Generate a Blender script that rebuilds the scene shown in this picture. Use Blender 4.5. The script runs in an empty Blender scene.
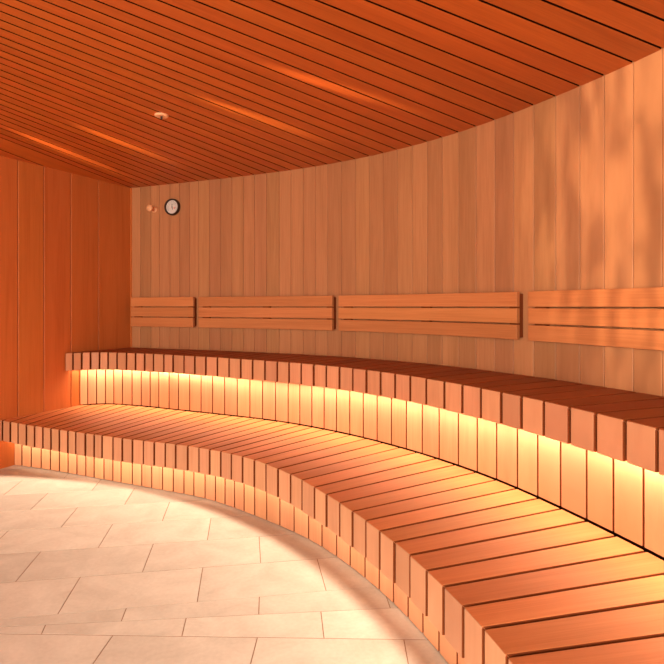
import bpy, bmesh, math, random
import numpy as np
from mathutils import Vector
random.seed(7)
scene = bpy.context.scene
COL = scene.collection
sin, cos, rad = math.sin, math.cos, math.radians

# ------------------------------------------------------------------ plan of the room
# the room is laid out round one centre: benches, back wall and ceiling boards are all radial
CX, CY = -2.6948, 0.7123           # centre of the arcs
FX, FY = -3.0, -0.1              # point the ceiling boards aim at
H_CEIL = 2.3864
CAM_Z, F_PX, HORIZON = 1.2414, 532.5, 306.0   # eye height; lens and level line in pixels of the 664 frame
Z_UP, Z_LO = 0.8402, 0.3727        # seat heights
CORNER = Vector((-1.9495, 5.180))  # left end of the curved wall
WDIR = Vector((-0.4566, -0.8897)).normalized()   # run of the left wall
WNRM = Vector((-WDIR.y, WDIR.x))               # into the room
if WNRM.x < 0: WNRM = -WNRM


def spl(pts):
    xs = np.array([p[0] for p in pts], float); ys = np.array([p[1] for p in pts], float)
    m = np.gradient(ys, xs)

    def fn(t):
        t = min(max(t, xs[0]), xs[-1]); i = int(min(max(np.searchsorted(xs, t) - 1, 0), len(xs) - 2))
        h = xs[i + 1] - xs[i]; s = (t - xs[i]) / h
        return float((2*s**3-3*s*s+1)*ys[i] + (s**3-2*s*s+s)*h*m[i] + (-2*s**3+3*s*s)*ys[i+1] + (s**3-s*s)*h*m[i+1])
    return fn


R_WALL = spl([(4,4.59),(9,4.525),(14,4.459),(20,4.421),(27,4.424),(35,4.462),(43,4.495),(51,4.505),(60,4.492),(70,4.484),(80,4.48),(125,4.48)])
R_UP = spl([(2,3.82),(6,3.83),(8,3.93),(10.9,3.985),(14,3.970),(20,3.926),(27,3.894),(35,3.893),(43,3.925),(51,3.929),(60,3.915),(70,3.905),(80,3.91),(125,3.91)])
R_REAR = spl([(2,3.93),(6.7,3.97),(9,4.05),(14,4.05),(20,3.996),(27,3.983),(35,4.015),(43,4.028),(51,4.028),(60,4.022),(70,3.995),(80,3.99),(125,3.99)])
R_LO = spl([(1,3.385),(2.95,3.345),(5,3.289),(9,3.203),(14,3.134),(20,3.088),(27,3.089),(35,3.160),(43,3.217),(51,3.208),(60,3.181),(70,3.181),(80,3.188),(125,3.188)])
R_RIS = spl([(2,3.474),(5,3.421),(9,3.365),(14,3.306),(20,3.262),(27,3.257),(35,3.300),(43,3.305),(51,3.328),(60,3.318),(70,3.297),(80,3.29),(125,3.29)])

T_WALL = [9.62,10.88,12.45,13.71,15.28,16.62,18.14,19.44,20.93,22.53,24.06,25.62,27.12,28.72,30.37,31.87,33.44,35.0,36.51,38.23,39.93,
          41.6,43.25,44.82,46.53,48.2,49.83,51.57,53.37,55.21,57.01,58.82,60.69,62.61,64.43,66.42,68.25]
T_UP = [3.8,4.8,5.55,6.28,7.03,7.82,8.72,9.76,10.83,12.08,13.52,14.88,16.26,17.64,19.28,20.71,22.4,24.08,25.75,27.48,29.24,30.96,32.66,34.41,36.12,37.7,
        39.32,40.95,42.58,44.31,46.04,47.79,49.55,51.34,53.18,55.08,57.15,59.1,61.02,63.0,64.83,66.76,68.79,70.68,72.6,74.52]
T_LO = [0.6,2.0,3.32,4.93,6.5,8.18,9.76,11.34,12.85,14.4,15.94,17.38,19.07,20.57,21.92,23.75,25.26,26.82,28.48,30.05,31.59,33.03,34.7,36.32,
        37.85,39.4,40.95,42.63,44.46,46.4,48.46,50.57,52.56,54.76,56.79,58.97,60.98,62.96,64.95,66.87,68.84,70.93,72.83,74.9,76.86,78.96]


def extend(ts, step, end):
    ts = list(ts)
    while ts[-1] < end: ts.append(ts[-1] + step)
    return ts


T_END = 108.0
T_WALL = extend(T_WALL, 1.86, T_END + 2); T_UP = extend(T_UP, 1.95, T_END); T_LO = extend(T_LO, 2.08, T_END)


def P(T, R, z=0.0):
    a = rad(T)
    return Vector((CX + R * sin(a), CY + R * cos(a), z))


def lerp(a, b, t): return a + (b - a) * t

# ------------------------------------------------------------------ materials
def nodes_of(name):
    m = bpy.data.materials.new(name); m.use_nodes = True
    nt = m.node_tree; nt.nodes.clear()
    out = nt.nodes.new('ShaderNodeOutputMaterial')
    return m, nt, out


def nd(nt, kind, **kw):
    n = nt.nodes.new(kind)
    for k, v in kw.items(): setattr(n, k, v)
    return n


def math_node(nt, op, a, b=None):
    n = nd(nt, 'ShaderNodeMath', operation=op)
    for i, v in enumerate((a, b)):
        if v is None: continue
        if isinstance(v, (int, float)): n.inputs[i].default_value = v
        else: nt.links.new(v, n.inputs[i])
    return n.outputs[0]


def wood(name, dark, mid, light, rough=0.5, vary=0.22, spec=0.3, fine=0.45, bump=0.05):
    """boards: UV u runs along the grain in metres, v across it; v is offset by 10 per board"""
    m, nt, out = nodes_of(name); L = nt.links
    uv = nd(nt, 'ShaderNodeUVMap', uv_map='grain')
    sep = nd(nt, 'ShaderNodeSeparateXYZ'); L.new(uv.outputs[0], sep.inputs[0])
    u, v = sep.outputs[0], sep.outputs[1]
    ident = math_node(nt, 'FLOOR', math_node(nt, 'DIVIDE', v, 10.0))
    wn = nd(nt, 'ShaderNodeTexWhiteNoise', noise_dimensions='1D'); L.new(ident, wn.inputs['W'])
    off = math_node(nt, 'MULTIPLY', wn.outputs['Value'], 53.0)

    def tex(su, sv, detail, dist, rgh=0.6):
        c = nd(nt, 'ShaderNodeCombineXYZ')
        L.new(math_node(nt, 'ADD', math_node(nt, 'MULTIPLY', u, su), off), c.inputs[0])
        L.new(math_node(nt, 'MULTIPLY', v, sv), c.inputs[1]); L.new(off, c.inputs[2])
        n = nd(nt, 'ShaderNodeTexNoise'); n.inputs['Scale'].default_value = 1.0
        n.inputs['Detail'].default_value = detail; n.inputs['Distortion'].default_value = dist
        n.inputs['Roughness'].default_value = rgh
        L.new(c.outputs[0], n.inputs['Vector']); return n.outputs['Fac']
    broad = tex(0.9, 16.0, 4, 0.8)
    thin = tex(3.0, 190.0, 3, 0.2)
    mixf = math_node(nt, 'ADD', math_node(nt, 'MULTIPLY', broad, 1.0 - fine), math_node(nt, 'MULTIPLY', thin, fine))
    ramp = nd(nt, 'ShaderNodeValToRGB'); L.new(mixf, ramp.inputs[0])
    e = ramp.color_ramp.elements
    e[0].position = 0.24; e[0].color = (*dark, 1); e[1].position = 0.76; e[1].color = (*light, 1)
    x = e.new(0.5); x.color = (*mid, 1)
    hsv = nd(nt, 'ShaderNodeHueSaturation'); L.new(ramp.outputs[0], hsv.inputs['Color'])
    L.new(math_node(nt, 'ADD', math_node(nt, 'MULTIPLY', wn.outputs['Value'], vary), 1.0 - vary * 0.5), hsv.inputs['Value'])
    sepc = nd(nt, 'ShaderNodeSeparateColor'); L.new(wn.outputs['Color'], sepc.inputs[0])
    L.new(math_node(nt, 'ADD', math_node(nt, 'MULTIPLY', sepc.outputs[1], 0.008), 0.4955), hsv.inputs['Hue'])
    b = nd(nt, 'ShaderNodeBsdfPrincipled'); L.new(hsv.outputs[0], b.inputs['Base Color'])
    b.inputs['Roughness'].default_value = rough; b.inputs['Specular IOR Level'].default_value = spec
    bp = nd(nt, 'ShaderNodeBump'); bp.inputs['Strength'].default_value = bump; bp.inputs['Distance'].default_value = 0.004
    L.new(thin, bp.inputs['Height']); L.new(bp.outputs[0], b.inputs['Normal'])
    L.new(b.outputs[0], out.inputs[0])
    return m


def plain(name, col, rough=0.6, spec=0.3, metal=0.0, noise=0.0, scale=40):
    m, nt, out = nodes_of(name); L = nt.links
    b = nd(nt, 'ShaderNodeBsdfPrincipled')
    b.inputs['Roughness'].default_value = rough; b.inputs['Specular IOR Level'].default_value = spec
    b.inputs['Metallic'].default_value = metal
    n = nd(nt, 'ShaderNodeTexNoise'); n.inputs['Scale'].default_value = scale
    r = nd(nt, 'ShaderNodeValToRGB'); L.new(n.outputs['Fac'], r.inputs[0])
    r.color_ramp.elements[0].color = (*[c * (1 - noise) for c in col], 1)
    r.color_ramp.elements[1].color = (*[min(1, c * (1 + noise)) for c in col], 1)
    L.new(r.outputs[0], b.inputs['Base Color']); L.new(b.outputs[0], out.inputs[0])
    return m


def emitter(name, col, strength):
    m, nt, out = nodes_of(name)
    e = nd(nt, 'ShaderNodeEmission'); e.inputs[0].default_value = (*col, 1); e.inputs[1].default_value = strength
    nt.links.new(e.outputs[0], out.inputs[0]); return m


def stone(name):
    m, nt, out = nodes_of(name); L = nt.links
    uv = nd(nt, 'ShaderNodeUVMap', uv_map='grain')
    sep = nd(nt, 'ShaderNodeSeparateXYZ'); L.new(uv.outputs[0], sep.inputs[0])
    ident = math_node(nt, 'FLOOR', math_node(nt, 'DIVIDE', sep.outputs[1], 10.0))
    wn = nd(nt, 'ShaderNodeTexWhiteNoise', noise_dimensions='1D'); L.new(ident, wn.inputs['W'])
    n1 = nd(nt, 'ShaderNodeTexNoise'); n1.inputs['Scale'].default_value = 5; n1.inputs['Detail'].default_value = 8
    n1.inputs['Roughness'].default_value = 0.65; n1.inputs['Distortion'].default_value = 0.6
    L.new(uv.outputs[0], n1.inputs['Vector'])
    n2 = nd(nt, 'ShaderNodeTexNoise'); n2.inputs['Scale'].default_value = 60; n2.inputs['Detail'].default_value = 4
    L.new(uv.outputs[0], n2.inputs['Vector'])
    f = math_node(nt, 'ADD', math_node(nt, 'MULTIPLY', n1.outputs['Fac'], 0.75), math_node(nt, 'MULTIPLY', n2.outputs['Fac'], 0.25))
    r = nd(nt, 'ShaderNodeValToRGB'); L.new(f, r.inputs[0])
    e = r.color_ramp.elements
    e[0].position = 0.30; e[0].color = (0.43, 0.382, 0.332, 1); e[1].position = 0.66; e[1].color = (0.58, 0.53, 0.47, 1)
    hsv = nd(nt, 'ShaderNodeHueSaturation'); L.new(r.outputs[0], hsv.inputs['Color'])
    L.new(math_node(nt, 'ADD', math_node(nt, 'MULTIPLY', wn.outputs['Value'], 0.14), 0.93), hsv.inputs['Value'])
    b = nd(nt, 'ShaderNodeBsdfPrincipled'); L.new(hsv.outputs[0], b.inputs['Base Color'])
    b.inputs['Roughness'].default_value = 0.62; b.inputs['Specular IOR Level'].default_value = 0.25
    bp = nd(nt, 'ShaderNodeBump'); bp.inputs['Strength'].default_value = 0.12; bp.inputs['Distance'].default_value = 0.003
    L.new(n2.outputs['Fac'], bp.inputs['Height']); L.new(bp.outputs[0], b.inputs['Normal'])
    L.new(b.outputs[0], out.inputs[0])
    return m


M_WALL = wood('cedar_wall', (0.345,0.152,0.064), (0.44,0.203,0.090), (0.52,0.252,0.118), 0.45, 0.22, 0.25)
M_LEFT = wood('cedar_left_wall', (0.40,0.105,0.022), (0.50,0.145,0.034), (0.56,0.17,0.045), 0.5, 0.12, 0.2)
M_CEIL = wood('cedar_ceiling', (0.37,0.088,0.014), (0.50,0.130,0.023), (0.60,0.170,0.033), 0.42, 0.15, 0.3)
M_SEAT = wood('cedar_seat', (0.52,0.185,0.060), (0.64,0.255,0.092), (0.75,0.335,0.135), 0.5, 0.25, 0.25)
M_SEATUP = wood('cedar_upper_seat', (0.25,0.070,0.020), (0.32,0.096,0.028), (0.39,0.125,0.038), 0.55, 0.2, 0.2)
M_BLOCK = wood('cedar_blocks', (0.46,0.215,0.110), (0.56,0.282,0.155), (0.65,0.350,0.200), 0.5, 0.24, 0.25)
M_RISER = wood('cedar_riser', (0.54,0.235,0.112), (0.63,0.295,0.150), (0.71,0.36,0.19), 0.5, 0.16, 0.25)
M_RAIL = wood('cedar_rail', (0.40,0.135,0.045), (0.52,0.195,0.070), (0.62,0.255,0.10), 0.45, 0.22, 0.3)
M_GAP_SHADE = plain('gap_shade_wood', (0.20, 0.052, 0.015), 0.8, 0.1, noise=0.2)  # darker wood on side faces, painting the shade between slats
M_FRAME = plain('shadowed_timber', (0.022, 0.006, 0.002), 0.9, 0.05, noise=0.2)  # near-black colour stands in for shade inside the benches
M_GROOVE = plain('groove_shade', (0.012, 0.003, 0.001), 0.9, 0.02, noise=0.2)  # near-black colour stands in for shade inside the board joints
M_STONE = stone('sandstone_tile')
M_GROUT = plain('grout', (0.27, 0.17, 0.115), 0.9, 0.1, noise=0.15)
M_LED = emitter('warm_led', (1.0, 0.74, 0.50), 62.0)
M_LED_UP = emitter('warm_led_upper', (1.0, 0.73, 0.50), 125.0)
M_RIM = plain('dark_bezel', (0.030, 0.014, 0.010), 0.35, 0.5, noise=0.1)
M_DIAL = plain('pale_dial', (0.66, 0.62, 0.60), 0.5, 0.3, noise=0.05)
M_MARK = plain('dial_print', (0.10, 0.085, 0.085), 0.6, 0.2, noise=0.1)
M_RED = plain('dial_red', (0.70, 0.33, 0.27), 0.6, 0.2, noise=0.1)
M_PEG = wood('turned_pale_wood', (0.70,0.34,0.15), (0.80,0.44,0.22), (0.86,0.52,0.28), 0.4, 0.1, 0.4)
M_SENSOR = plain('cream_plastic', (0.84, 0.50, 0.28), 0.4, 0.4, noise=0.04)

# ------------------------------------------------------------------ mesh helpers
PIECE = [0]


class MB:
    def __init__(self):
        self.bm = bmesh.new(); self.uv = self.bm.loops.layers.uv.new('grain')

    def faces(self, verts, faces, along, mat=0, smooth=False):
        """one board: verts are 3D points; 'along' is the grain direction"""
        PIECE[0] += 1
        base = PIECE[0] * 10 + 5
        A = Vector(along).normalized()
        B = A.cross(Vector((0.13, 0.21, 0.97))) if abs(A.z) < 0.8 else A.cross(Vector((0.31, 0.95, 0)))
        B.normalize(); Cc = A.cross(B)
        c0 = sum((Vector(v) for v in verts), Vector()) / len(verts)
        u0 = random.random() * 3
        bv = [self.bm.verts.new(v) for v in verts]
        self.last = []
        for f in faces:
            try: fc = self.bm.faces.new([bv[i] for i in f])
            except ValueError: continue
            fc.material_index = mat; fc.smooth = smooth; self.last.append(fc)
            for lp in fc.loops:
                p = lp.vert.co - c0
                lp[self.uv].uv = (p.dot(A) + u0, base + p.dot(B) + p.dot(Cc) * 0.8)
        return bv

    def hexa(self, lo, hi, along, mat=0, side=None):
        """lo, hi: four points each in the same winding"""
        self.faces(list(lo) + list(hi), [(3,2,1,0),(4,5,6,7),(0,1,5,4),(1,2,6,5),(2,3,7,6),(3,0,4,7)], along, mat)
        if side is not None:
            for f in (self.last[3], self.last[5]): f.material_index = side

    def strip(self, rows, along=None, mat=0, closed=True, smooth=False, caps=True):
        """rows: list of equal-length rings of points -> swept solid; u along the sweep, v round the ring"""
        PIECE[0] += 1
        base = PIECE[0] * 10 + 5; u0 = random.random() * 3
        n = len(rows[0]); bvs = []; us = []; u = 0
        for k, r in enumerate(rows):
            if k: u += (Vector(r[0]) - Vector(rows[k - 1][0])).length
            us.append(u); bvs.append([self.bm.verts.new(p) for p in r])
        vs = [0]
        for j in range(n): vs.append(vs[-1] + (Vector(rows[0][(j + 1) % n]) - Vector(rows[0][j])).length)
        for k in range(len(rows) - 1):
            for j in range(n if closed else n - 1):
                j2 = (j + 1) % n
                f = self.bm.faces.new([bvs[k][j], bvs[k][j2], bvs[k + 1][j2], bvs[k + 1][j]])
                f.material_index = mat; f.smooth = smooth
                co = [(us[k], vs[j]), (us[k], vs[j + 1]), (us[k + 1], vs[j + 1]), (us[k + 1], vs[j])]
                for lp, c in zip(f.loops, co): lp[self.uv].uv = (c[0] + u0, base + c[1])
        if closed and caps:
            for idx in (0, -1):
                f = self.bm.faces.new(bvs[idx]); f.material_index = mat
                for lp in f.loops: lp[self.uv].uv = (u0, base)
        return self

    def clip_left_wall(self, gap):
        p = CORNER + WNRM * gap
        geom = self.bm.verts[:] + self.bm.edges[:] + self.bm.faces[:]
        r = bmesh.ops.bisect_plane(self.bm, geom=geom, dist=1e-5, plane_co=(p.x, p.y, 0), plane_no=(WNRM.x, WNRM.y, 0), clear_inner=True)
        ed = [e for e in self.bm.edges if e.is_boundary]
        if ed: bmesh.ops.holes_fill(self.bm, edges=ed, sides=12)

    def build(self, name, mats, parent=None, bevel=0.0, segs=2, recalc=True, angle=35):
        if recalc: bmesh.ops.recalc_face_normals(self.bm, faces=self.bm.faces)
        me = bpy.data.meshes.new(name); self.bm.to_mesh(me); self.bm.free()
        for m in (mats if isinstance(mats, (list, tuple)) else [mats]): me.materials.append(m)
        o = bpy.data.objects.new(name, me); COL.objects.link(o)
        if parent: o.parent = parent; o.matrix_parent_inverse = parent.matrix_basis.inverted()
        if bevel:
            b = o.modifiers.new('bevel', 'BEVEL'); b.width = bevel; b.segments = segs; b.limit_method = 'ANGLE'; b.angle_limit = rad(angle)
        return o


def tag(o, label=None, cat=None, group=None, kind=None):
    for k, v in (('label', label), ('category', cat), ('group', group), ('kind', kind)):
        if v: o[k] = v
    return o


def empty(name, loc, rot=(0, 0, 0)):
    o = bpy.data.objects.new(name, None); COL.objects.link(o); o.location = loc; o.rotation_euler = rot
    o.empty_display_size = 0.1
    return o


def arc_ts(t0, t1, step=1.0):
    n = max(2, int(math.ceil((t1 - t0) / step)) + 1)
    return [lerp(t0, t1, i / (n - 1)) for i in range(n)]

# ------------------------------------------------------------------ the setting
# curved back wall of upright boards
b = MB()
for a, c in zip(T_WALL[:-1], T_WALL[1:]):
    if a == T_WALL[0]: a -= 0.5
    g = 0.008
    p = lambda T, d: P(T, R_WALL(T) + d)
    ga = 0.014
    q = [p(a, 0.019), p(c, 0.019), p(c, 0.032), p(a, 0.032)]
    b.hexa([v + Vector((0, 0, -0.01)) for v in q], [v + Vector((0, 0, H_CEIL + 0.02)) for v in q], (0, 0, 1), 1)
    q = [p(a + ga, 0), p(c - ga, 0), p(c - ga, 0.02), p(a + ga, 0.02)]
    b.hexa([v + Vector((0, 0, -0.01)) for v in q], [v + Vector((0, 0, H_CEIL + 0.02)) for v in q], (0, 0, 1))
b.clip_left_wall(0.0)
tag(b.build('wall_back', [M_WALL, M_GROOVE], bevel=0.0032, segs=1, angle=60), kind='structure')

# flat left wall of wider boards
b = MB()
seams = [0.0, 0.38, 0.66, 0.909, 1.126, 1.33, 1.53, 1.75, 1.98, 2.2, 2.43, 2.65, 2.88, 3.1, 3.33, 3.55, 3.78, 4.0, 4.25, 4.5]
for s0, s1 in zip(seams[:-1], seams[1:]):
    p0 = CORNER + WDIR * s0; p1 = CORNER + WDIR * s1
    bk = [p0 - WNRM * 0.02, p1 - WNRM * 0.02, p1 - WNRM * 0.035, p0 - WNRM * 0.035]
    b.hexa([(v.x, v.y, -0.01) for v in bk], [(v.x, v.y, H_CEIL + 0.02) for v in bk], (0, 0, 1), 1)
    p0 = p0 + WDIR * 0.0018; p1 = p1 - WDIR * 0.0018
    q = [p0, p1, p1 - WNRM * 0.021, p0 - WNRM * 0.021]
    b.hexa([(v.x, v.y, -0.01) for v in q], [(v.x, v.y, H_CEIL + 0.02) for v in q], (0, 0, 1))
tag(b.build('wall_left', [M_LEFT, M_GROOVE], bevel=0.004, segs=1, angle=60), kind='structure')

# slim corner batten where the two walls meet
b = MB()
cn = P(T_WALL[0] + 0.12, R_WALL(T_WALL[0]) - 0.0)
q0 = CORNER + WNRM * 0.001
d2 = WDIR
q = [q0, q0 + d2 * 0.02, q0 + d2 * 0.02 + WNRM * 0.016, q0 + WNRM * 0.016]
b.hexa([(v.x, v.y, Z_UP + 0.003) for v in q], [(v.x, v.y, H_CEIL - 0.002) for v in q], (0, 0, 1))
tag(b.build('trim_1', M_LEFT, bevel=0.002, segs=1), kind='structure')

# ceiling of tapering boards that fan out from the middle of the room
b = MB()
fan = [-36 + 1.9 * i for i in range(23)]
fan = [t for t in fan if t < T_WALL[0] - 1.0] + T_WALL
for a, c in zip(fan[:-1], fan[1:]):
    pa, pc = P(a, R_WALL(a) + 0.02), P(c, R_WALL(c) + 0.02)
    Fp = Vector((FX, FY, 0))
    da, dc = (Fp - pa), (Fp - pc)
    ka, kc = 1 - 0.9 / da.length, 1 - 0.9 / dc.length
    qa, qc = pa + da * ka, pc + dc * kc
    sd = (pc - pa).normalized()
    gap = 0.0058
    gin = gap * 0.8
    pts = [pa + sd * gap, pc - sd * gap, qc - sd * gin, qa + sd * gin]
    z0, z1 = H_CEIL, H_CEIL + 0.02
    b.hexa([v + Vector((0, 0, z0)) for v in pts], [v + Vector((0, 0, z1)) for v in pts], (qa - pa), side=2)  # board sides blackened to paint shade into the joints
b.clip_left_wall(-0.015)
# backing sheet above the boards, near-black to give the joints their shade
ring = [P(t, R_WALL(t) + 0.05, 0) for t in arc_ts(-40, T_END + 6, 3)] + [Vector((-1.0, -2.6, 0)), Vector((-4.9, -2.6, 0))]
n = len(ring)
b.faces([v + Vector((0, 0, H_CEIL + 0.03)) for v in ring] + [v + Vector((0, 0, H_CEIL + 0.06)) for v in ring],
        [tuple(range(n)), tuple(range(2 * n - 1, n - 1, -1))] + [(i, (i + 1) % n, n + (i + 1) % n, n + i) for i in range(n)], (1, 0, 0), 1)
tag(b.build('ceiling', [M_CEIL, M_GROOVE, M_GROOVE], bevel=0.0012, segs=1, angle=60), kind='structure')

# stone floor: 300 mm rows laid at a slight angle, a folded pair of tapering rows, then rows at the fold's angle
b = MB()
U9 = Vector((cos(rad(9.2)), sin(rad(9.2)))); V9 = Vector((-U9.y, U9.x))
UM = Vector((cos(rad(-1.3)), sin(rad(-1.3)))); VM = Vector((-UM.y, UM.x))
O9 = Vector((-1.0, 2.160))      # on the joint where the main rows end
OM = Vector((-1.0, 2.010))      # on the joint where the near rows begin


def keep(poly):
    ok = False
    for v in poly:
        d = Vector((v.x - CX, v.y - CY))
        if d.length < 3.75 and (v - CORNER).dot(WNRM) > -0.25: ok = True
    return ok


JT = 0.0021


def tile(poly):
    if not keep(poly): return
    c = sum(poly, Vector((0, 0))) / 4
    q = []
    for k, v in enumerate(poly):
        q.append(v)
    cen = sum(q, Vector((0, 0))) / 4
    lo_n = Vector((-(q[1] - q[0]).y, (q[1] - q[0]).x)).normalized() * 0.0042
    q[0] = q[0] + lo_n; q[1] = q[1] + lo_n; q[2] = q[2] - lo_n * 0.2; q[3] = q[3] - lo_n * 0.2
    ex = (q[1] - q[0]).normalized() * JT
    q[0] = q[0] + ex; q[3] = q[3] + ex; q[1] = q[1] - ex; q[2] = q[2] - ex
    b.hexa([(v.x, v.y, -0.012) for v in q], [(v.x, v.y, 0.0) for v in q], (U9.x, U9.y, 0))


ROW, TL = 0.300, 0.547
for j in range(0, 12):
    # second row (j=1) has joints at along = -1.049 ; first row half a tile over
    off = (-0.476 if j % 2 == 1 else -0.748) - U9.dot(O9)
    for i in range(-9, 10):
        s0 = off + i * TL; s1 = s0 + TL
        tile([O9 + U9 * s0 + V9 * (j * ROW), O9 + U9 * s1 + V9 * (j * ROW), O9 + U9 * s1 + V9 * ((j + 1) * ROW), O9 + U9 * s0 + V9 * ((j + 1) * ROW)])
for j in range(0, 12):
    off = 0.174 + (0.0 if j % 2 == 0 else TL / 2)
    for i in range(-9, 10):
        s0 = off + i * TL; s1 = s0 + TL
        tile([OM + UM * s0 - VM * ((j + 1) * ROW), OM + UM * s1 - VM * ((j + 1) * ROW), OM + UM * s1 - VM * (j * ROW), OM + UM * s0 - VM * (j * ROW)])
# the fold: a middle joint at about five degrees splits it into two tapering rows
yl = lambda x: OM.y + (x - OM.x) * math.tan(rad(-1.3))
yu = lambda x: O9.y + (x - O9.x) * math.tan(rad(9.2))
ym = lambda x: 2.082 + (x + 1.0) * math.tan(rad(4.8))
for lo_f, hi_f, ox, sl in ((yl, ym, -1.10, 0), (ym, yu, -0.83, 0)):
    for i in range(-3, 7):
        x0 = ox + i * 0.535; x1 = x0 + 0.535
        if hi_f(x0) - lo_f(x0) < 0.01:
            if hi_f(x1) - lo_f(x1) < 0.02: continue
            x0 = x1 - 0.3
            while hi_f(x0) - lo_f(x0) < 0.012: x0 += 0.02
        tile([Vector((x0, lo_f(x0))), Vector((x1, lo_f(x1))), Vector((x1 - 0.015, hi_f(x1))), Vector((x0 - 0.015, hi_f(x0)))])
pl = [(-6.5, -3.2), (2.4, -3.2), (2.4, 5.6), (-2.2, 5.6), (-6.5, 5.6)]
b.faces([(x, y, -0.0012) for x, y in pl] + [(x, y, -0.05) for x, y in pl],
        [(0, 1, 2, 3, 4), (9, 8, 7, 6, 5)] + [(i, (i + 1) % 5, 5 + (i + 1) % 5, 5 + i) for i in range(5)], (1, 0, 0), 1)
tag(b.build('floor', [M_STONE, M_GROUT]), kind='structure')

# ------------------------------------------------------------------ the two curved benches
def bench(label, ts, r_front, r_back, r_riser, z_top, z_riser_bot, drop, depth_thick, m_seat, strip_tilt, pedestal_z):
    root = empty('sauna_bench', P(40, r_riser(40) + 0.02, pedestal_z))
    tag(root, label, 'bench')
    seat, front, riser = MB(), MB(), MB()
    G = 0.0058                                    # half gap between slats
    MI = 0.030                                    # thickness of slat and of front block
    for a, c in zip(ts[:-1], ts[1:]):
        def quad(ra, rb, z, g=G):
            ga = math.degrees(g / ra(a)); gb = math.degrees(g / rb(a))
            return [P(a + ga, ra(a), z), P(c - ga, ra(c), z), P(c - gb, rb(c), z), P(a + gb, rb(a), z)]
        mid = (a + c) / 2
        d = P(mid, 2) - P(mid, 1)
        jz = random.uniform(-0.0006, 0.0006); jr = random.uniform(-0.002, 0.002)
        rf = lambda T: r_front(T) + jr
        # slat, mitred into the front block
        top = quad(rf, r_back, z_top + jz)
        bot = quad(lambda T: rf(T) + MI, r_back, z_top - MI + jz)
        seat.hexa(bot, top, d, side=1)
        ft = quad(rf, lambda T: rf(T) + MI, z_top + jz)
        ft[2].z -= MI; ft[3].z -= MI
        fb = quad(rf, lambda T: rf(T) + MI, z_top - drop + random.uniform(-0.001, 0.001))
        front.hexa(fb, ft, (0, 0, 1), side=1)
        rt = quad(r_riser, lambda T: r_riser(T) + 0.022, z_top - MI - 0.034, 0.0042)
        rb_ = quad(r_riser, lambda T: r_riser(T) + 0.022, z_riser_bot, 0.0042)
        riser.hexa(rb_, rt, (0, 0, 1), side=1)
    for k in (seat, front, riser): k.clip_left_wall(0.004)
    seat.build('seat', [m_seat, M_GAP_SHADE], root, 0.0028)
    front.build('front_panel', [M_BLOCK, M_GAP_SHADE], root, 0.0055, 3)
    riser.build('riser', [M_RISER, M_GAP_SHADE], root, 0.002)
    # added carcass that blocks strip light, painted near-black as gap shade: soffit, board behind the blocks, sheet behind the riser
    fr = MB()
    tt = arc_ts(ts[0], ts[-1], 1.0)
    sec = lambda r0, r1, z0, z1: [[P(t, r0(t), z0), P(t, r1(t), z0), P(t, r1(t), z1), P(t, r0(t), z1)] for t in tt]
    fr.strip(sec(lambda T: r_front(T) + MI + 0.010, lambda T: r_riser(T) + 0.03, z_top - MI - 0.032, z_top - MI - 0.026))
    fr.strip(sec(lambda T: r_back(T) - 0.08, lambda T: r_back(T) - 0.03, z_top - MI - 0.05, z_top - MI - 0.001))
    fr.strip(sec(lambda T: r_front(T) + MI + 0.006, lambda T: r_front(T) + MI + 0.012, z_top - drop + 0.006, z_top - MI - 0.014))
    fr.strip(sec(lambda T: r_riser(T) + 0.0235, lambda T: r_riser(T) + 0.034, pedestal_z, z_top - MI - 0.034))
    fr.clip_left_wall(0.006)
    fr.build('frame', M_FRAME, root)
    # the light strip tucked behind the blocks
    ls = MB()
    zc = z_top - drop + (0.013 if z_top > 0.6 else 0.030)
    r0 = lambda T: r_front(T) + MI + 0.014
    w = 0.016
    dx, dz = sin(strip_tilt) * w, cos(strip_tilt) * w
    ls.strip([[P(t, r0(t) + 0.0, zc - dz / 2), P(t, r0(t) + dx, zc + dz / 2)] for t in tt], closed=False)
    ls.clip_left_wall(0.02)
    tag(ls.build('light_strip', M_LED_UP if z_top > 0.6 else M_LED, root, recalc=False), 'warm white light strip')
    return root


R_BACKUP = lambda T: R_WALL(T) - 0.006
R_SEATLO = lambda T: R_REAR(T) - 0.006
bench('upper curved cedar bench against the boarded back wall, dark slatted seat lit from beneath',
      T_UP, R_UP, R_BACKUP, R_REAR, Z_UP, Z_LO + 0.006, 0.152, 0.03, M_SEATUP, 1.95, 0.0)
bench('lower curved cedar bench with bright slatted seat, standing on the stone floor',
      T_LO, R_LO, R_SEATLO, R_RIS, Z_LO, 0.004, 0.157, 0.03, M_SEAT, 0.0, 0.0)

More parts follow.
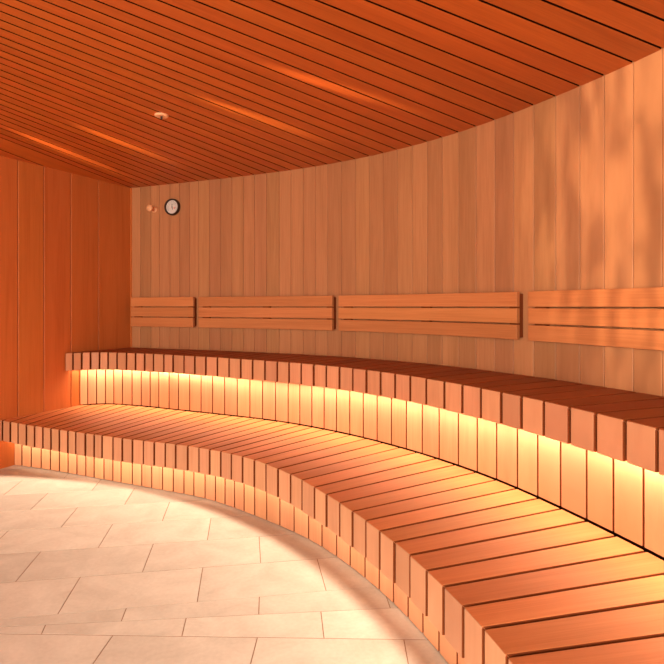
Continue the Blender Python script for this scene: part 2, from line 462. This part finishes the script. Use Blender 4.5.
# ------------------------------------------------------------------ backrests on the curved wall
def backrest(t0, t1, label):
    tm = (t0 + t1) / 2
    root = empty('sauna_back_support', P(tm, R_WALL(tm) - 0.001, 1.047))
    tag(root, label, 'backrest', 'backrests along the curved wall')
    hgt, gap, z0 = 0.0865, 0.0085, 1.047
    tt = arc_ts(t0, t1, 0.8)
    for k in range(3):
        za = z0 + k * (hgt + gap)
        b = MB()
        ra, rb = (lambda T: R_WALL(T) - 0.062), (lambda T: R_WALL(T) - 0.034)
        b.strip([[P(t, ra(t), za), P(t, ra(t), za + hgt), P(t, rb(t), za + hgt), P(t, rb(t), za)] for t in tt])
        b.build('rail', M_RAIL, root, 0.003)
    span = t1 - t0
    nb = max(2, int(round(span / 9)) + 1)
    for k in range(nb):
        t = lerp(t0 + 0.8, t1 - 0.5, k / (nb - 1))
        w = 0.45
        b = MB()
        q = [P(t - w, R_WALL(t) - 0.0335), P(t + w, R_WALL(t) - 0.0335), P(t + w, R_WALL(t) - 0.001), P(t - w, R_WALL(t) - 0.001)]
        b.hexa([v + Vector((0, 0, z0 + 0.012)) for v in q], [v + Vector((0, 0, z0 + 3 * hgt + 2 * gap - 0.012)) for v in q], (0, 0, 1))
        b.build('batten', M_GAP_SHADE, root, 0.001)  # dark colour stands in for the shade behind the rails
    return root


backrest(9.95, 19.2, 'short three-rail wooden backrest in the corner under the round dial')
backrest(19.96, 37.65, 'three-rail wooden backrest on the curved wall, second from the corner')
backrest(38.43, 57.95, 'long three-rail wooden backrest on the curved wall, third from the corner')
backrest(58.96, 79.0, 'three-rail wooden backrest nearest the viewer, on the sunlit end of the wall')

# ------------------------------------------------------------------ small fittings
def lathe(mb, prof, axis_pt, ax, mat=0, n=40, smooth=True, along=(0, 0, 1)):
    """prof: (radius, distance along ax)"""
    ax = Vector(ax).normalized(); e1 = ax.cross(Vector((0, 0, 1)))
    if e1.length < 0.1: e1 = ax.cross(Vector((1, 0, 0)))
    e1.normalize(); e2 = ax.cross(e1)
    verts, faces = [], []
    for r, d in prof:
        for k in range(n):
            a = 2 * math.pi * k / n
            verts.append(axis_pt + ax * d + (e1 * cos(a) + e2 * sin(a)) * r)
    for i in range(len(prof) - 1):
        for k in range(n):
            faces.append((i * n + k, i * n + (k + 1) % n, (i + 1) * n + (k + 1) % n, (i + 1) * n + k))
    faces.append(tuple(range(n))); faces.append(tuple(range(len(prof) * n - 1, (len(prof) - 1) * n - 1, -1)))
    mb.faces(verts, faces, along, mat, smooth)


def smooth_edges(o, ang=40):
    m = o.modifiers.new('split', 'EDGE_SPLIT'); m.split_angle = rad(ang); return o


# round wall dial (thermometer / hygrometer)
TC = 15.8
nrm = (P(TC, 1) - P(TC, 2)).normalized()
cp = P(TC, R_WALL(TC) - 0.003, 0)
dcl = 4.49 * cos(rad(TC)) + CY
cp.z = CAM_Z + (HORIZON - 207.9) * (dcl - 0.02) / F_PX
root = tag(empty('wall_thermometer', cp), 'round dark-rimmed wall dial with pale face, beside the wooden peg', 'thermometer')
b = MB(); lathe(b, [(0.074, 0), (0.078, 0.004), (0.078, 0.028), (0.075, 0.034), (0.066, 0.034), (0.062, 0.026), (0.062, 0.010)], cp, nrm)
smooth_edges(b.build('case', M_RIM, root))
b = MB(); lathe(b, [(0.063, 0.012), (0.063, 0.020)], cp, nrm)
dial = smooth_edges(b.build('dial', M_DIAL, root))
side = Vector((0, 0, 1)).cross(nrm).normalized(); upv = Vector((0, 0, 1))


def flat(mb, cx, cz, w, h, rot=0.0, d=0.0206, mat=0):
    c, s = cos(rot), sin(rot)
    pt = lambda x, z, dd: cp + nrm * dd + side * (cx + x * c - z * s) + upv * (cz + x * s + z * c)
    mb.hexa([pt(-w, -h, d), pt(w, -h, d), pt(w, h, d), pt(-w, h, d)], [pt(-w, -h, d + 0.0012), pt(w, -h, d + 0.0012), pt(w, h, d + 0.0012), pt(-w, h, d + 0.0012)], (0, 0, 1))


b = MB()
for k in range(27):
    a = rad(-130 + 10 * k)
    rr, h = 0.050, (0.0048 if k % 3 == 0 else 0.003)
    flat(b, sin(a) * rr, cos(a) * rr, 0.0009, h, -a)
for k in range(13):
    a = rad(-120 + 20 * k)
    flat(b, sin(a) * 0.036, cos(a) * 0.036, 0.0014, 0.0028, -a)
b.build('scale_marks', M_MARK, dial)
b = MB(); flat(b, 0.0, 0.019, 0.010, 0.0028); b.build('scale_name', M_MARK, dial)
b = MB(); flat(b, 0.024, -0.010, 0.008, 0.009); b.build('red_zone', M_RED, dial)
b = MB(); flat(b, 0.003, -0.012, 0.0024, 0.014, 0.25, 0.0225); lathe(b, [(0.005, 0.0205), (0.005, 0.0245)], cp, nrm)
b.build('pointer', M_MARK, root)

# turned wooden peg
TP = 13.0
nrm2 = (P(TP, 1) - P(TP, 2)).normalized()
pp = P(TP, R_WALL(TP) - 0.003, 0); pp.z = CAM_Z + (HORIZON - 209.3) * 5.05 / F_PX
root = tag(empty('wooden_peg', pp), 'small pale turned wooden peg on the back wall near the corner', 'peg')
b = MB(); lathe(b, [(0.030, 0), (0.030, 0.008), (0.026, 0.012), (0.012, 0.014)], pp, nrm2, n=28)
smooth_edges(b.build('rosette', M_PEG, root))
b = MB(); lathe(b, [(0.011, 0.010), (0.011, 0.045), (0.014, 0.058), (0.026, 0.066), (0.032, 0.076), (0.031, 0.086), (0.022, 0.093), (0.006, 0.095)], pp, nrm2, n=28)
smooth_edges(b.build('knob', M_PEG, root), 60)

# little round fitting in the ceiling
dz = H_CEIL - CAM_Z
dy = dz * F_PX / (HORIZON - 114.8)
sp = Vector(((161.5 - 332) * dy / F_PX, dy, H_CEIL - 0.0005))
root = tag(empty('ceiling_sensor', sp), 'small round cream fitting set in the boarded ceiling', 'sensor')
b = MB(); lathe(b, [(0.040, 0), (0.041, 0.005), (0.036, 0.011), (0.016, 0.013)], sp, (0, 0, -1), n=36)
smooth_edges(b.build('cover', M_SENSOR, root))
b = MB(); lathe(b, [(0.006, 0.011), (0.006, 0.026), (0.0045, 0.029)], sp + Vector((0.004, -0.012, 0)), (0, 0, -1), n=16)
smooth_edges(b.build('nozzle', M_RIM, root))

# ------------------------------------------------------------------ light
def aim(o, target):
    o.rotation_euler = (Vector(target) - o.location).to_track_quat('-Z', 'Y').to_euler()


def lamp(name, kind, loc, energy, col, target=None, **kw):
    d = bpy.data.lights.new(name, kind); d.energy = energy; d.color = col
    for k, v in kw.items(): setattr(d, k, v)
    o = bpy.data.objects.new(name, d); COL.objects.link(o); o.location = loc
    if target is not None: aim(o, target)
    return o


w = bpy.data.worlds.new('room_light'); scene.world = w; w.use_nodes = True
bg = w.node_tree.nodes['Background']; bg.inputs[0].default_value = (1.0, 0.84, 0.72, 1); bg.inputs[1].default_value = 1.65

# added spot for the floor's pool of light; cone edge imitates the bench shadow
pool = lamp('added_pool_spot', 'SPOT', (CX, CY, 2.36), 2300, (1.0, 0.79, 0.57), (CX, CY, 0), spot_size=2 * math.atan(3.215 / 2.36), spot_blend=0.02, shadow_soft_size=0.02)
pool.data.use_nodes = True
nt = pool.data.node_tree; L = nt.links
em = [n for n in nt.nodes if n.type == 'EMISSION'][0]
tc = nd(nt, 'ShaderNodeTexCoord'); sep = nd(nt, 'ShaderNodeSeparateXYZ'); L.new(tc.outputs['Normal'], sep.inputs[0])
cz = math_node(nt, 'ABSOLUTE', sep.outputs[2])
k4 = math_node(nt, 'POWER', math_node(nt, 'DIVIDE', 0.592, cz), 8.5)
L.new(k4, em.inputs['Strength'])

# big daylight opening behind and to the left of the viewer
lamp('window_light', 'AREA', (-2.2, -3.4, 1.5), 380, (1.0, 0.78, 0.60), (-0.5, 4.0, 1.2), shape='RECTANGLE', size=4.0, size_y=2.2)

# low sun through foliage on the near end of the wall
sun = lamp('sun_beam', 'SPOT', (-4.6, -1.9, 1.95), 2000, (1.0, 0.72, 0.46), (1.45, 2.05, 1.80), spot_size=rad(19), spot_blend=0.7, shadow_soft_size=0.03)
sun.data.use_nodes = True
nt = sun.data.node_tree; L = nt.links
em = [n for n in nt.nodes if n.type == 'EMISSION'][0]
tc = nd(nt, 'ShaderNodeTexCoord'); mp = nd(nt, 'ShaderNodeMapping', vector_type='POINT')
mp.inputs['Rotation'].default_value = (0, 0, rad(-28)); mp.inputs['Scale'].default_value = (95, 14, 1)
L.new(tc.outputs['Normal'], mp.inputs[0])
nz = nd(nt, 'ShaderNodeTexNoise'); nz.inputs['Scale'].default_value = 1.0; nz.inputs['Detail'].default_value = 2; nz.inputs['Distortion'].default_value = 0.5  # leaf shadows painted into the beam as stretched noise
L.new(mp.outputs[0], nz.inputs['Vector'])
rp = nd(nt, 'ShaderNodeValToRGB'); rp.color_ramp.elements[0].position = 0.43; rp.color_ramp.elements[0].color = (0.08, 0.08, 0.08, 1); rp.color_ramp.elements[1].position = 0.54
L.new(nz.outputs['Fac'], rp.inputs[0]); L.new(rp.outputs[0], em.inputs['Strength'])

# added narrow spots that draw slivers of light along the ceiling boards
for T, r_hit, span in ((12.6, 3.35, 1.7), (22.0, 3.3, 1.45), (41.6, 3.4, 1.4), (52.6, 3.45, 1.3)):
    a = P(T, 1.0, 2.14); t = P(T, r_hit, H_CEIL)
    lamp('added_glint_spot', 'SPOT', a, 2300, (1.0, 0.62, 0.32), t, spot_size=rad(2.2 * span), spot_blend=1.0, shadow_soft_size=0.02)

# ------------------------------------------------------------------ camera and film
cam = bpy.data.cameras.new('camera'); co = bpy.data.objects.new('camera', cam); COL.objects.link(co)
co.location = (0, 0, CAM_Z); co.rotation_euler = (math.pi / 2, 0, 0)
cam.sensor_width = 36; cam.lens = 36 * F_PX / 664; cam.shift_y = (HORIZON - 332) / 664
cam.clip_start = 0.02
scene.camera = co
scene.view_settings.view_transform = 'Standard'
scene.view_settings.look = 'None'
scene.view_settings.exposure = 0.0
scene.cycles.use_denoising = True
scene.cycles.max_bounces = 8
scene.cycles.diffuse_bounces = 5
scene.cycles.sample_clamp_indirect = 6.0
